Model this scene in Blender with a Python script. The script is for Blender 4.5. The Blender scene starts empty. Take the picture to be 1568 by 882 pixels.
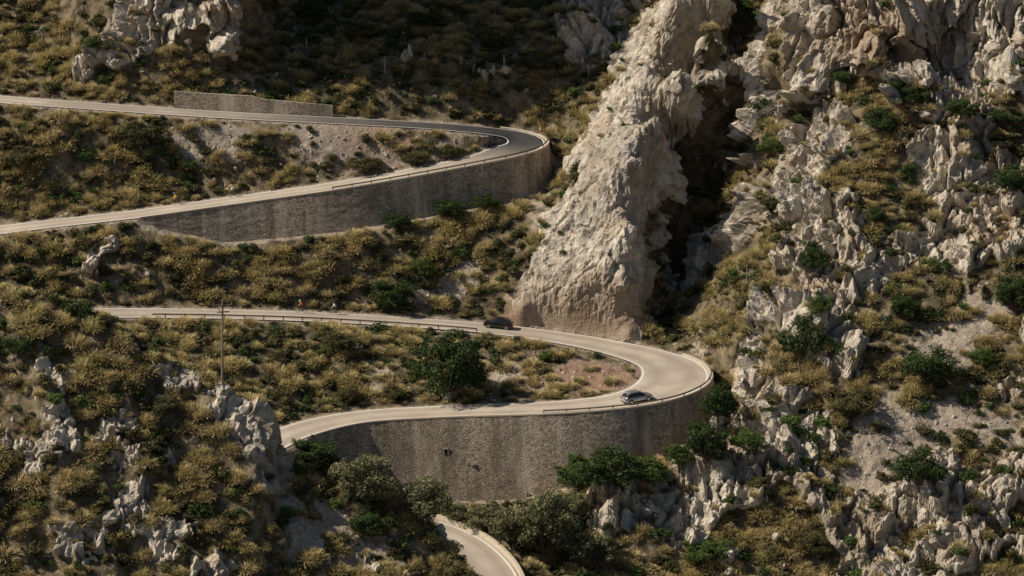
import bpy, bmesh, math, random, time
import numpy as np
from mathutils import Vector, Matrix
T0=time.time()
rng=np.random.default_rng(7); random.seed(7)
scene=bpy.context.scene
# ------------------------------------------------------------------ survey
CAMZ=120.0; PITCH=math.radians(14); F=4446.0
cp,sp=math.cos(PITCH),math.sin(PITCH)
def ray(u,v):
    a=(u-784)/F; b=(441-v)/F
    return np.array([a,cp+b*sp,-sp+b*cp])
def at_y(u,v,y):
    d=ray(u,v); return np.array([0,0,CAMZ])+d*(y/d[1])
def at_z(u,v,z):
    d=ray(u,v); return np.array([0,0,CAMZ])+d*((z-CAMZ)/d[2])
def proj(P):
    dx=P[...,0]; dy=P[...,1]; dz=P[...,2]-CAMZ
    dep=dy*cp-dz*sp; up=dy*sp+dz*cp
    return 784+F*dx/dep, 441-F*up/dep, dep
# ------------------------------------------------------------------ noise
def hsh(ix,iy,iz,seed):
    h=(ix.astype(np.uint32)*np.uint32(374761393)+iy.astype(np.uint32)*np.uint32(668265263)
       +iz.astype(np.uint32)*np.uint32(2246822519)+np.uint32(seed*3266489917&0xffffffff))
    h=(h^(h>>np.uint32(13)))*np.uint32(1274126177)
    h=(h^(h>>np.uint32(15)))*np.uint32(2654435761)
    return ((h^(h>>np.uint32(16)))>>np.uint32(8)).astype(np.float32)/16777216.0
def vn(P,seed=0):
    f=np.floor(P); i=f.astype(np.int64); t=(P-f).astype(np.float32); t=t*t*t*(t*(t*6-15)+10)
    x,y,z=i[...,0],i[...,1],i[...,2]; tx,ty,tz=t[...,0],t[...,1],t[...,2]
    r=0
    for a in (0,1):
        wx=tx if a else 1-tx
        for b in (0,1):
            wy=ty if b else 1-ty
            for c in (0,1):
                wz=tz if c else 1-tz
                r=r+wx*wy*wz*hsh(x+a,y+b,z+c,seed)
    return r*2-1
def fbm(P,sc,oc=4,seed=0,ridge=False,gain=.5):
    P=P*np.asarray(sc); s=0; a=1; tot=0
    for o in range(oc):
        n=vn(P+o*17.3,seed+o)
        if ridge: n=1-2*np.abs(n)
        s=s+a*n; tot+=a; a*=gain; P=P*2.03
    return s/tot*1.0
def voro(P,seed=0):
    f=np.floor(P).astype(np.int64); 
    F1=np.full(P.shape[:-1],9e9,np.float32); F2=F1.copy(); ID=np.zeros(P.shape[:-1],np.float32); G=np.zeros(P.shape[:-1],np.float32)
    for a in (-1,0,1):
        for b in (-1,0,1):
            for c in (-1,0,1):
                x,y,z=f[...,0]+a,f[...,1]+b,f[...,2]+c
                ox=x+hsh(x,y,z,seed)-P[...,0]; oy=y+hsh(x,y,z,seed+1)-P[...,1]; oz=z+hsh(x,y,z,seed+2)-P[...,2]
                d=ox**2+oy**2+oz**2
                m=d<F1; idn=hsh(x,y,z,seed+3)
                F2=np.where(m,F1,np.minimum(F2,d)); 
                G=np.where(m,ox*(idn*2-1)*1.6+oz*(hsh(x,y,z,seed+4)*2-.6)+oy*(hsh(x,y,z,seed+5)-.5),G)
                ID=np.where(m,idn,ID); F1=np.where(m,d,F1)
    return np.sqrt(F1),np.sqrt(F2),ID,G
def sstep(a,b,x):
    t=np.clip((x-a)/(b-a),0,1); return t*t*(3-2*t)
# ------------------------------------------------------------------ materials
def newmat(name):
    m=bpy.data.materials.new(name); m.use_nodes=True; nt=m.node_tree
    return m,nt,nt.nodes['Principled BSDF']
def nd(nt,t,**k):
    n=nt.nodes.new(t)
    for a,b in k.items(): setattr(n,a,b)
    return n
def mixc(nt,fac,a,b,mode='MIX'):
    n=nt.nodes.new('ShaderNodeMix'); n.data_type='RGBA'; n.blend_type=mode; n.clamp_factor=True
    for s,v in ((n.inputs[0],fac),(n.inputs[6],a),(n.inputs[7],b)):
        if isinstance(v,(int,float)): s.default_value=v
        elif isinstance(v,tuple): s.default_value=(*v,1)
        else: nt.links.new(v,s)
    return n.outputs[2]
def ramp(nt,src,a,b,va=0.,vb=1.):
    n=nt.nodes.new('ShaderNodeMapRange'); n.clamp=True
    n.inputs[1].default_value=a; n.inputs[2].default_value=b; n.inputs[3].default_value=va; n.inputs[4].default_value=vb
    nt.links.new(src,n.inputs[0]); return n.outputs[0]
def noise(nt,co,scale,detail=3,rough=.6,vec=None):
    n=nd(nt,'ShaderNodeTexNoise'); n.inputs['Scale'].default_value=scale; n.inputs['Detail'].default_value=detail; n.inputs['Roughness'].default_value=rough
    if vec:
        mp=nd(nt,'ShaderNodeMapping'); mp.inputs['Scale'].default_value=vec; nt.links.new(co,mp.inputs[0]); co=mp.outputs[0]
    nt.links.new(co,n.inputs['Vector']); return n.outputs[0]
def mth(nt,op,a,b=0.):
    n=nt.nodes.new('ShaderNodeMath'); n.operation=op
    for s,v in ((n.inputs[0],a),(n.inputs[1],b)):
        if isinstance(v,(int,float)): s.default_value=v
        else: nt.links.new(v,s)
    return n.outputs[0]
def vor(nt,co,scale,feature='F1',vec=None):
    n=nd(nt,'ShaderNodeTexVoronoi'); n.feature=feature; n.inputs['Scale'].default_value=scale
    if vec:
        mp=nd(nt,'ShaderNodeMapping'); mp.inputs['Scale'].default_value=vec; nt.links.new(co,mp.inputs[0]); co=mp.outputs[0]
    nt.links.new(co,n.inputs['Vector']); return n
def rockcolor(nt,co):
    n1=noise(nt,co,.12,3,.6); n2=noise(nt,co,.7,5,.68); n3=noise(nt,co,.4,4,.62,(1,1,.22)); n4=noise(nt,co,.06,2,.5)
    c=mixc(nt,ramp(nt,n2,.34,.64),(.28,.245,.20),(.66,.60,.51))
    c=mixc(nt,ramp(nt,n3,.52,.67,0,.75),c,(.17,.15,.125))
    c=mixc(nt,ramp(nt,n1,.50,.64,0,.5),c,(.40,.285,.18))
    c=mixc(nt,ramp(nt,n4,.50,.62,0,.45),c,(.22,.19,.15))
    return c
def terrain_mat():
    m,nt,b=newmat('hillside_ground'); L=nt.links
    co=nd(nt,'ShaderNodeTexCoord').outputs['Object']
    rk=nd(nt,'ShaderNodeAttribute',attribute_name='rock').outputs['Fac']
    sc=nd(nt,'ShaderNodeAttribute',attribute_name='scree').outputs['Fac']
    rd=nd(nt,'ShaderNodeAttribute',attribute_name='red').outputs['Fac']
    r=rockcolor(nt,co); r=mixc(nt,mth(nt,'MULTIPLY',rd,.65),r,(.25,.17,.11))
    ns=noise(nt,co,.45,5,.7); nf=noise(nt,co,2.2,4,.7)
    soil=mixc(nt,ramp(nt,ns,.38,.62),(.055,.045,.027),(.25,.20,.13))
    soil=mixc(nt,ramp(nt,nf,.5,.68,0,.55),soil,(.12,.10,.05))
    v=vor(nt,co,2.6); 
    scr=mixc(nt,v.outputs['Color'],(.19,.16,.13),(.50,.43,.35))
    scr=mixc(nt,ramp(nt,ns,.4,.65,0,.75),scr,(.31,.25,.195))
    scr=mixc(nt,mth(nt,'MULTIPLY',rd,.8),scr,mixc(nt,ns,(.18,.09,.055),(.38,.24,.16)))
    rm=ramp(nt,mth(nt,'ADD',rk,mth(nt,'MULTIPLY',mth(nt,'SUBTRACT',nf,.5),1.0)),.40,.56)
    sm=ramp(nt,mth(nt,'ADD',sc,mth(nt,'MULTIPLY',mth(nt,'SUBTRACT',ns,.5),1.2)),.35,.6)
    c=mixc(nt,sm,soil,scr); c=mixc(nt,rm,c,r)
    L.new(c,b.inputs['Base Color']); b.inputs['Roughness'].default_value=.92; b.inputs['Specular IOR Level'].default_value=.15
    bn=noise(nt,co,1.4,4,.7)
    bp=nd(nt,'ShaderNodeBump'); bp.inputs['Strength'].default_value=.85; bp.inputs['Distance'].default_value=.45
    L.new(bn,bp.inputs['Height']); L.new(bp.outputs[0],b.inputs['Normal'])
    return m
def rock_mat():
    m,nt,b=newmat('limestone'); co=nd(nt,'ShaderNodeTexCoord').outputs['Object']
    oi=nd(nt,'ShaderNodeObjectInfo').outputs['Random']
    n2=noise(nt,co,1.5,4,.7)
    c=mixc(nt,ramp(nt,n2,.35,.65),(.28,.245,.20),(.58,.525,.45)); c=mixc(nt,ramp(nt,oi,0,1,0,.75),c,(.22,.185,.145))
    nt.links.new(c,b.inputs['Base Color']); b.inputs['Roughness'].default_value=.92; b.inputs['Specular IOR Level'].default_value=.15
    return m
def wall_mat():
    m,nt,b=newmat('stone_masonry'); co=nd(nt,'ShaderNodeTexCoord').outputs['Object']
    v=vor(nt,co,2.7,'F1',(1,1,1.4)); e=vor(nt,co,2.7,'DISTANCE_TO_EDGE',(1,1,1.4)).outputs[0]
    hs=nd(nt,'ShaderNodeSeparateColor'); nt.links.new(v.outputs['Color'],hs.inputs[0])
    c=mixc(nt,hs.outputs[0],(.19,.152,.115),(.56,.47,.37))
    c=mixc(nt,ramp(nt,hs.outputs[1],.75,1,0,.6),c,(.48,.35,.23))
    c=mixc(nt,ramp(nt,e,.0,.08,.75,0),c,(.17,.137,.10))
    st=noise(nt,co,.35,4,.65,(1,1,.10)); c=mixc(nt,ramp(nt,st,.48,.66,0,.7),c,(.64,.55,.44))
    st2=noise(nt,co,.25,4,.65,(1,1,.16)); c=mixc(nt,ramp(nt,st2,.48,.64,0,.7),c,(.13,.105,.078))
    nt.links.new(c,b.inputs['Base Color']); b.inputs['Roughness'].default_value=.9
    bp=nd(nt,'ShaderNodeBump'); bp.inputs['Strength'].default_value=1; bp.inputs['Distance'].default_value=.06
    nt.links.new(ramp(nt,e,0,.15),bp.inputs['Height']); nt.links.new(bp.outputs[0],b.inputs['Normal'])
    return m
def road_mat():
    m,nt,b=newmat('asphalt'); co=nd(nt,'ShaderNodeTexCoord').outputs['Object']
    dk=nd(nt,'ShaderNodeAttribute',attribute_name='fresh').outputs['Fac']  # cast shadow on the upper hairpin, put into the asphalt colour
    tr=nd(nt,'ShaderNodeAttribute',attribute_name='track').outputs['Fac']
    n1=noise(nt,co,.22,4,.6); n2=noise(nt,co,3,4,.7); n3=noise(nt,co,.09,2,.5)
    c=mixc(nt,ramp(nt,n1,.35,.65),(.41,.36,.30),(.56,.50,.415))
    c=mixc(nt,ramp(nt,n3,.45,.6,0,.45),c,(.36,.315,.265))
    c=mixc(nt,ramp(nt,n2,.4,.7,0,.3),c,(.34,.30,.25))
    c=mixc(nt,mth(nt,'MULTIPLY',tr,.5),c,(.29,.23,.185))
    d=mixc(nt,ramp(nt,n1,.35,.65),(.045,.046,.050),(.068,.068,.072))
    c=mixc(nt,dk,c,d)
    nt.links.new(c,b.inputs['Base Color']); b.inputs['Roughness'].default_value=.9; b.inputs['Specular IOR Level'].default_value=.1
    return m
def plain(name,col,rough=.7,metal=0,coat=0,var=.12,scale=6):
    m,nt,b=newmat(name); co=nd(nt,'ShaderNodeTexCoord').outputs['Object']
    c=mixc(nt,noise(nt,co,scale),tuple(x*(1-var) for x in col),tuple(min(1,x*(1+var)) for x in col))
    nt.links.new(c,b.inputs['Base Color']); b.inputs['Roughness'].default_value=rough; b.inputs['Metallic'].default_value=metal
    b.inputs['Coat Weight'].default_value=coat; return m
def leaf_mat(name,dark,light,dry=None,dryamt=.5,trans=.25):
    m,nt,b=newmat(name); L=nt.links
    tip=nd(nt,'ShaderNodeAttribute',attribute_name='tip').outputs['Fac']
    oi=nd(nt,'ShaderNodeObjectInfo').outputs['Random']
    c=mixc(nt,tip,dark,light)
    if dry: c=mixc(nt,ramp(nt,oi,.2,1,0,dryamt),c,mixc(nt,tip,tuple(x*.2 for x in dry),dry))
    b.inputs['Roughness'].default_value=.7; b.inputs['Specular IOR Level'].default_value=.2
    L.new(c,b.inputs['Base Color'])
    t=nd(nt,'ShaderNodeBsdfTranslucent'); L.new(c,t.inputs['Color'])
    mx=nd(nt,'ShaderNodeMixShader'); mx.inputs[0].default_value=trans
    L.new(b.outputs[0],mx.inputs[1]); L.new(t.outputs[0],mx.inputs[2])
    L.new(mx.outputs[0],nt.nodes['Material Output'].inputs['Surface']); return m
M_T=terrain_mat(); M_R=rock_mat(); M_W=wall_mat(); M_ROAD=road_mat()
M_LINE=plain('road_paint',(.82,.80,.76),.6,var=.1,scale=2)
M_KERB=plain('kerb_concrete',(.50,.43,.34),.85,var=.3,scale=1.5)
M_RAIL=plain('weathered_rail',(.13,.09,.065),.75)
M_WOOD=plain('weathered_wood',(.20,.16,.12),.85)
M_BARK=plain('bark',(.12,.095,.07),.9)
# ------------------------------------------------------------------ roads
def catmull(P,sub=12):
    P=np.asarray(P); P=np.vstack([2*P[0]-P[1],P,2*P[-1]-P[-2]]); out=[]
    for i in range(1,len(P)-2):
        p0,p1,p2,p3=P[i-1:i+3]
        for t in np.linspace(0,1,sub,endpoint=False):
            out.append(.5*((2*p1)+(-p0+p2)*t+(2*p0-5*p1+4*p2-p3)*t*t+(-p0+3*p1-3*p2+p3)*t**3))
    out.append(P[-2]); return np.array(out)
class Road:
    def __init__(s,pts,step=1.0):
        W=np.array([list(at_z(u,v,z))+[w,f] for u,v,z,w,f in pts])
        C=catmull(W)
        d=np.r_[0,np.cumsum(np.linalg.norm(np.diff(C[:,:3],axis=0),axis=1))]
        t=np.arange(0,d[-1],step); C=np.stack([np.interp(t,d,C[:,k]) for k in range(5)],1)
        for _ in range(10): C[1:-1]=(C[:-2]+2*C[1:-1]+C[2:])/4
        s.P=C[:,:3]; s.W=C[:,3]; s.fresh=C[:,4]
        T=np.gradient(s.P,axis=0); T[:,2]=0; T/=np.linalg.norm(T,axis=1)[:,None]
        s.T=T; s.R=np.stack([T[:,1],-T[:,0],0*T[:,0]],1)   # right of travel
        s.tip=int(np.argmax(s.P[:,0]))
        # inner side must not fold over itself: limit the left offset to the local bend radius
        n=len(T); k=np.zeros(n)
        for i in range(2,n-2):
            a,b=T[i-2],T[i+2]; k[i]=math.asin(np.clip(a[0]*b[1]-a[1]*b[0],-1,1))/(np.linalg.norm(s.P[i+2]-s.P[i-2])+1e-6)
        lim=np.where(k>.02,.80/np.maximum(k,.02),99.)
        lim=np.array([lim[max(0,i-2):i+3].min() for i in range(n)])
        s.WL=np.minimum(s.W/2,lim)
        for _ in range(3): s.WL[1:-1]=(s.WL[:-2]+2*s.WL[1:-1]+s.WL[2:])/4
    def edge(s,side,off=0.,dz=0.):
        hw=s.W/2 if side>0 else s.WL
        E=s.P+s.R*((hw+off)*side)[:,None]; E[:,2]+=dz; return E
RB=Road([(300,740,-2,6,0),(380,700,-1.2,6,0),(435,667,-.5,6.2,0),(500,647,0,6.2,0),(570,636,.5,6,0),(700,629,1.2,6,0),(850,624,2,6.3,0),(950,614,2.6,7.5,0),
  (1008,599,3,9.5,0),(1035,579,3.4,10.3,0),(1024,557,3.8,9.5,0),(972,540,4.3,8,0),(900,524,5,6.8,0),(830,513,5.6,6.2,0),(760,504,6.1,6,0),(650,495,7,5.8,0),
  (500,486,8,5.8,0),(350,481,9,5.8,0),(175,479,10,6,0),(50,482,10.4,6,0),(-90,487,11,6,0)])
RA=Road([(-150,374,17.8,6,0),(-60,362,18.7,6,0),(0,352,19.4,6,0),(100,340,20.3,6,0),(200,329,21.3,6,0),(300,315,22.4,6,0),(400,301,23.5,6,0),(500,287,24.7,6,0),(600,270,26,6,0),
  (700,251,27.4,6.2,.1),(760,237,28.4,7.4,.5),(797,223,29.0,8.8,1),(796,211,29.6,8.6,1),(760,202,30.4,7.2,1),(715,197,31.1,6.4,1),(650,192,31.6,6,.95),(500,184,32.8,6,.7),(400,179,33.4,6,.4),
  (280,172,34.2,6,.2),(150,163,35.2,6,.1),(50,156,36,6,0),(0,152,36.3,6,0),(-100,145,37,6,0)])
RC=Road([(480,790,-10,6,0),(560,788,-10.6,6,0),(650,806,-11.5,6.5,0),(700,826,-12,6.5,0),(735,853,-12.5,6.5,0),(758,885,-13,6.5,0),(770,940,-13.6,6.5,0),(760,1010,-14.5,6.5,0)])
roads=[RB,RA,RC]
def ux(u,v,z): return at_z(u,v,z)[0]
def wallheights(R,tab):
    xs=[ux(u,v,R.P[0,2]+4) for u,v,h in tab]; hs=[h for _,_,h in tab]
    h=np.interp(R.P[:,0],xs,hs,left=0,right=hs[-1]); k=np.arange(len(h))
    h[k>R.tip]*=np.clip(1-(k[k>R.tip]-R.tip)/7.,0,1); return h
hB=wallheights(RB,[(440,676,0),(455,672,1.5),(500,655,4),(600,640,8.6),(700,638,11.3),(800,634,11.3),(900,630,9),(1000,618,6.5),(1090,590,4)])
hA=wallheights(RA,[(205,335,0),(225,335,1.2),(350,310,5),(520,285,5.8),(600,278,5.8),(760,245,5.8),(845,215,4)])
BAT=.10
# ------------------------------------------------------------------ base terrain control
S2=math.sqrt(2)
ctrl=[]
def add(P): ctrl.append(P)
for R,h in ((RB,hB),(RA,hA),(RC,None)):
    eL=R.edge(-1,.5,-.12); eR=R.edge(1,.3,-.12)
    for i in range(0,len(R.P),2):
        if R.WL[i]>R.W[i]/2-.3: add(eL[i])
        add(eR[i])
        if i%4==0: add(R.P[i]-np.array([0,0,.12]))
        if h is not None and h[i]>.4:
            H=h[i]; r=R.R[i]
            add(eR[i]+r*.05-np.array([0,0,H*.5])); add(eR[i]+r*.1-np.array([0,0,H+.3]))
            add(eR[i]+r*(.6+BAT*H+1.2)-np.array([0,0,H+.9]))
free=[ # above upper road
 *[(u,100,472.5) for u in (-100,0,100,450,560,680,800)],*[(u,50,479) for u in (-100,0,100,450,560,680,800)],*[(u,0,486) for u in (-100,0,90,460,560,680,800)],
 (200,100,468.5),(250,50,469.5),(250,0,470),(330,30,471),(330,100,470),(200,0,474),(395,0,482),(395,60,477),
 # unseen cliff added above the frame, leaning out to shade the upper slope
 *[(u,v,y) for u in (215,270,330,365) for v,y in ((-60,468.5),(-150,466),(-300,463),(-450,461),(-620,463),(-750,475))],
 *[(u,v,y) for u in (130,) for v,y in ((-60,480),(-150,484),(-300,488),(-450,495))],
 *[(u,v,y) for u in (425,460,560) for v,y in ((-60,492),(-150,500),(-300,515),(-450,528))],
 (900,60,475),(900,0,483),(880,120,471),(860,165,468),
 *[(u,-150,501) for u in (-100,50,680,800,950)],*[(u,-400,527) for u in (-100,50,650,800,1100)],*[(u,-900,570) for u in (-100,400,800,1200,1600)],
 # spur crest, face, left boundary
 (965,505,428),(962,430,429.5),(972,350,432),(982,250,436),(1006,180,440),(1045,100,445),(1085,30,449),(1105,-60,453),
 (880,440,431),(880,400,434),(900,300,440),(925,200,449),(990,100,454),(1035,0,460),(905,350,437),
 (800,470,432),(805,420,437),(812,390,440),(845,310,447),(868,240,455),(885,190,463),(930,120,469),(968,70,472),(985,0,478),
 # gully
 (1000,500,439),(1015,450,448),(1018,400,457),(1022,300,467),(1042,220,473),(1080,150,475),(1125,90,472),(1135,20,471),(1060,480,433),(1085,430,440),(1075,390,453),(1085,300,464),(1100,350,451),(1120,260,459),(1128,200,463),
 # right slopes
 (1130,575,409),(1125,530,417),(1110,490,424),(1200,600,404),(1200,500,414),(1150,400,429),(1158,300,440),(1165,200,450),(1178,100,453),(1188,0,458),
 (1300,0,450),(1300,100,444),(1290,150,449),(1300,200,438),(1300,300,430),(1300,400,422),(1300,500,414),(1300,600,404),(1300,700,396),(1300,800,390),(1300,882,384),
 (1420,0,445),(1420,100,438),(1420,145,450),(1430,200,437),(1430,300,428),(1430,400,420),(1440,500,412),(1440,600,403),(1440,700,396),(1440,760,391),(1440,882,382),
 (1568,0,443),(1568,100,436),(1568,145,447),(1568,200,434),(1568,300,425),(1568,400,417),(1568,500,410),(1568,600,402),(1568,700,394),(1568,800,387),(1568,882,380),
 *[(1750,v,y-5) for v,y in ((0,443),(200,434),(400,417),(600,402),(800,387),(900,380))],
 (1300,-200,468),(1568,-200,460),(1800,-200,458),
 # below wall
 (1200,700,396),(1200,800,389),(1200,882,383),(1100,640,402),(1100,700,396),(1100,800,389),(1100,882,382),(1000,710,396),(1000,800,388),(1000,882,381),
 (900,770,392),(900,882,380),(830,800,390),(830,882,380),(780,790,392),(600,760,395),(500,740,392),(400,800,385),
 *[(u,1000,367) for u in (900,1100,1300,1568,1800)],*[(u,1300,335) for u in (-200,200,600,1000,1400,1800)],
]
for u,v,y in free: add(at_y(u,v,y))
for x in (-400,-150,150,400):
    for y,z in ((330,-33),(365,-20),(400,5),(430,25),(460,45),(520,95),(570,140)): add(np.array([x,y,z+ (0 if x>0 else -6)]))
for x in (-400,0,400):
    for y,z in ((200,-55),(60,-58),(-60,-58),(700,230),(850,280)): add(np.array([x,y,z]))
C=np.array(ctrl); cs=(C[:,1]+C[:,2])/S2; cn=(C[:,2]-C[:,1])/S2; cx=C[:,0]
N=len(C)
K=-np.hypot(cx[:,None]-cx,cs[:,None]-cs)+.06*np.eye(N)
Q=np.stack([np.ones(N),cx/100,cs/100],1)
sol=np.linalg.solve(np.block([[K,Q],[Q.T,np.zeros((3,3))]]),np.r_[cn,0,0,0])
def axis(a,b,st,lo,hi):
    m=np.arange(a,b,st); L=[];s=st;x=a
    while x>lo: s*=1.18; x-=s; L.append(x)
    Rr=[];s=st;x=m[-1]
    while x<hi: s*=1.18; x+=s; Rr.append(x)
    return np.r_[L[::-1],m,Rr]
ax=axis(-87,88,.22,-420,420); as_=axis(241,394,.22,-60,760)
def up2(A,ia,n):
    t=np.arange(n); j=np.clip(np.searchsorted(ia,t,'right')-1,0,len(ia)-2); w=(t-ia[j])/(ia[j+1]-ia[j]); w=w.reshape((-1,)+(1,)*(A.ndim-1))
    return A[j]*(1-w)+A[j+1]*w
def sidx(n,k): 
    i=np.arange(0,n,k); return i if i[-1]==n-1 else np.r_[i,n-1]
def coarse_eval(fn,na,nb,k):
    ia,ib=sidx(na,k),sidx(nb,k); A=fn(ia,ib)
    A=up2(A,ia,na); A=np.swapaxes(up2(np.swapaxes(A,0,1),ib,nb),0,1); return A
def rbf(ia,ib):
    X,S=np.meshgrid(ax[ib],as_[ia]); sh=X.shape; X=X.ravel();S=S.ravel(); out=np.empty(len(X))
    for i in range(0,len(X),8000):
        r=np.hypot((X[i:i+8000,None]-cx).astype(np.float32),(S[i:i+8000,None]-cs).astype(np.float32))
        out[i:i+8000]=-(r@sol[:N].astype(np.float32))
    return (out+sol[N]+sol[N+1]*X/100+sol[N+2]*S/100).reshape(sh)
ns_,nx_=len(as_),len(ax)
NN=coarse_eval(rbf,ns_,nx_,2)
X,S=np.meshgrid(ax,as_)
P0=np.stack([X,(S-NN)/S2,(S+NN)/S2],-1)
print('rbf',N,P0.shape,time.time()-T0)
RP=np.vstack([R.P for R in roads]); RW=np.r_[tuple(R.W for R in roads)]
def nearest(Q3,zw=1.0):
    Pf=Q3.reshape(-1,3).astype(np.float32); d=np.empty(len(Pf),np.float32); j=np.empty(len(Pf),int)
    rp=RP.astype(np.float32); rw=(RW/2).astype(np.float32)
    for i in range(0,len(Pf),20000):
        q=Pf[i:i+20000]
        D=(q[:,None,0]-rp[:,0])**2+(q[:,None,1]-rp[:,1])**2+(zw*(q[:,None,2]-rp[:,2]))**2
        D=np.sqrt(D)-rw; k=D.argmin(1); j[i:i+20000]=k; d[i:i+20000]=D[np.arange(len(k)),k]
    return d.reshape(Q3.shape[:-1]),j.reshape(Q3.shape[:-1])
inner=(X>-95)&(X<60)&(S>240)&(S<375)
q=P0[inner]; d,j=nearest(q); sel=d<3.5
q2=q[sel].copy(); s_=S[inner][sel]
for _ in range(2):
    zr=RP[j[sel],2]-.12 if _==0 else RP[j2,2]-.12
    q2=np.stack([q2[:,0],S2*s_-zr,zr],1); d2,j2=nearest(q2)
ok=d2<.28
zr=RP[j2,2]-.12
newq=np.stack([q2[:,0],S2*s_-zr,zr],1)
tmp=q[sel]; tmp[ok]=newq[ok]; q[sel]=tmp; P0[inner]=q
FS=[np.c_[R.P[::2],R.W[::2]/2+.4] for R in roads]
for R,h in ((RB,hB),(RA,hA)):
    for i in range(0,len(h),2):
        if h[i]>.4:
            for zz in np.arange(1,h[i]+1,1.6):
                p=R.P[i]+R.R[i]*(R.W[i]/2+.6+BAT*zz)-np.array([0,0,zz]); FS.append(np.array([[*p,.9]]))
FS=np.vstack(FS).astype(np.float32)
def fadef(ia,ib):
    Q3=P0[np.ix_(ia,ib)]; sh=Q3.shape[:2]; Q3=Q3.reshape(-1,3).astype(np.float32); o=np.empty(len(Q3))
    for i in range(0,len(Q3),10000):
        qq=Q3[i:i+10000]
        D=np.sqrt((qq[:,None,0]-FS[:,0])**2+(qq[:,None,1]-FS[:,1])**2+(.75*(qq[:,None,2]-FS[:,2]))**2)-FS[:,3]
        o[i:i+10000]=D.min(1)
    return o.reshape(sh)
DR=coarse_eval(fadef,ns_,nx_,3)
print('fade',time.time()-T0)
SF=[]
def register(P):
    U,V,D=proj(P); SF.append((P.reshape(-1,3),U.ravel(),V.ravel(),D.ravel()))
def site(u,v,k=None):
    best=None
    for P,U,V,D in (SF if k is None else [SF[k]]):
        e=np.hypot(U-u,V-v); e=np.where((D>250)&(D<620),e,1e9); i=e.argmin(); 
        if e[i]<12:
            c=np.where(e<e[i]+3)[0]; i=c[D[c].argmin()]
            if best is None or D[i]<best[1]: best=(P[i],D[i])
    return best[0].copy() if best is not None else at_y(u,v,400)
register(P0[::2,::2])
def blobs(P,L,k=0):
    s=np.zeros(P.shape[:-1])
    for u,v,r,a in L:
        c=site(u,v,k); s+=a*np.exp(-((P-c)**2).sum(-1)/(r*r))
    return s
def gnorm(P):
    a=np.gradient(P,axis=1); b=np.gradient(P,axis=0); n=np.cross(a,b); n/=np.linalg.norm(n,axis=-1)[...,None]+1e-9
    return n
def rockify(P0,fade,rockb,scree,gamp=1.0,seed=0,sheer=0.,sc=1.,amp=1.):
    lf=fbm(P0,.07,3,seed+1); mf=fbm(P0,.24*sc,4,seed+5)
    rock=sstep(-.02,.18,rockb+.8*lf+.85*mf)*(1-.8*np.clip(scree,0,1))
    Nn=gnorm(P0)
    w=np.stack([fbm(P0,.12,3,seed+9),fbm(P0,.12,3,seed+12),fbm(P0,.12,3,seed+15)],-1)*2.2
    Pw=P0+w; Pw=Pw*sc
    big=fbm(Pw,(.085,.085,.04),3,seed+20,True,.45)
    F1,F2,ID,G=voro(Pw*np.array([.20,.20,.10]),seed+30)
    G1,G2,JD,H=voro(Pw*np.array([.62,.62,.28])+.3,seed+40)
    fl=fbm(Pw,(.42,.42,.09),3,seed+50,True,.5)
    fine=fbm(P0,(1.3,1.3,.7),2,seed+60,True,.6)
    A=3.0*big+1.9*(ID-.4)+2.2*G+.45*(JD-.5)+.95*H+1.5*(fl-.2)+.26*fine-.9*sstep(.14,.0,F2-F1)-.3*sstep(.1,.0,G2-G1)
    B=.6*fbm(Pw,(.10,.10,.04),3,seed+20,True)+.26*H+.34*G+.42*fl+.28*fine-.35*sstep(.10,.0,F2-F1)
    A=(A*(1-sheer)+B*sheer)*amp
    gr=.9*fbm(P0,.11,3,seed+70)+.45*fbm(P0,.5,4,seed+75)
    f=sstep(.2,5,fade); f2=sstep(0,1.5,fade)
    d=rock*A*f+gr*gamp*f*(1-.4*rock)
    d+=rock*f2*(1-f)*.3*(fl+.6*fine)
    P=P0+Nn*d[...,None]
    N2=gnorm(P)
    ledge=sstep(.85,.95,N2[...,2])*(1-.7*sheer)
    rk=rock*(1-.7*ledge)
    return P,N2,rk,rock
def grid_object(name,P,attrs,mat,smooth):
    ny,nx=P.shape[:2]; me=bpy.data.meshes.new(name)
    me.vertices.add(nx*ny); me.vertices.foreach_set('co',P.reshape(-1).astype(np.float32))
    i=np.arange(ny-1)[:,None]*nx+np.arange(nx-1); q=np.stack([i,i+1,i+1+nx,i+nx],-1).reshape(-1)
    nf=len(q)//4; me.loops.add(len(q)); me.loops.foreach_set('vertex_index',q.astype(np.int32))
    me.polygons.add(nf); me.polygons.foreach_set('loop_start',np.arange(0,len(q),4,dtype=np.int32))
    me.polygons.foreach_set('loop_total',np.full(nf,4,np.int32))
    me.polygons.foreach_set('use_smooth',smooth[:-1,:-1].ravel())
    me.update(calc_edges=True)
    for k,a in attrs.items():
        at=me.attributes.new(k,'FLOAT','POINT'); at.data.foreach_set('value',a.reshape(-1).astype(np.float32))
    me.materials.append(mat); o=bpy.data.objects.new(name,me); scene.collection.objects.link(o); return o
spur=[(965,450,6,1.2),(960,380,6,1.2),(970,300,6,1.2),(985,230,6,1.2),(1010,160,6,1.2),(1050,80,7,1.2),(1090,0,7,1),(900,440,7,1.2),(850,440,6,1.2),(880,360,7,1.2),(850,330,4,1),(900,280,6,1.2),(920,200,6,1.2),(870,240,4,1),(950,130,6,1.2),(1000,40,6,1),(900,490,6,1),(820,480,5,1)]
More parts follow.
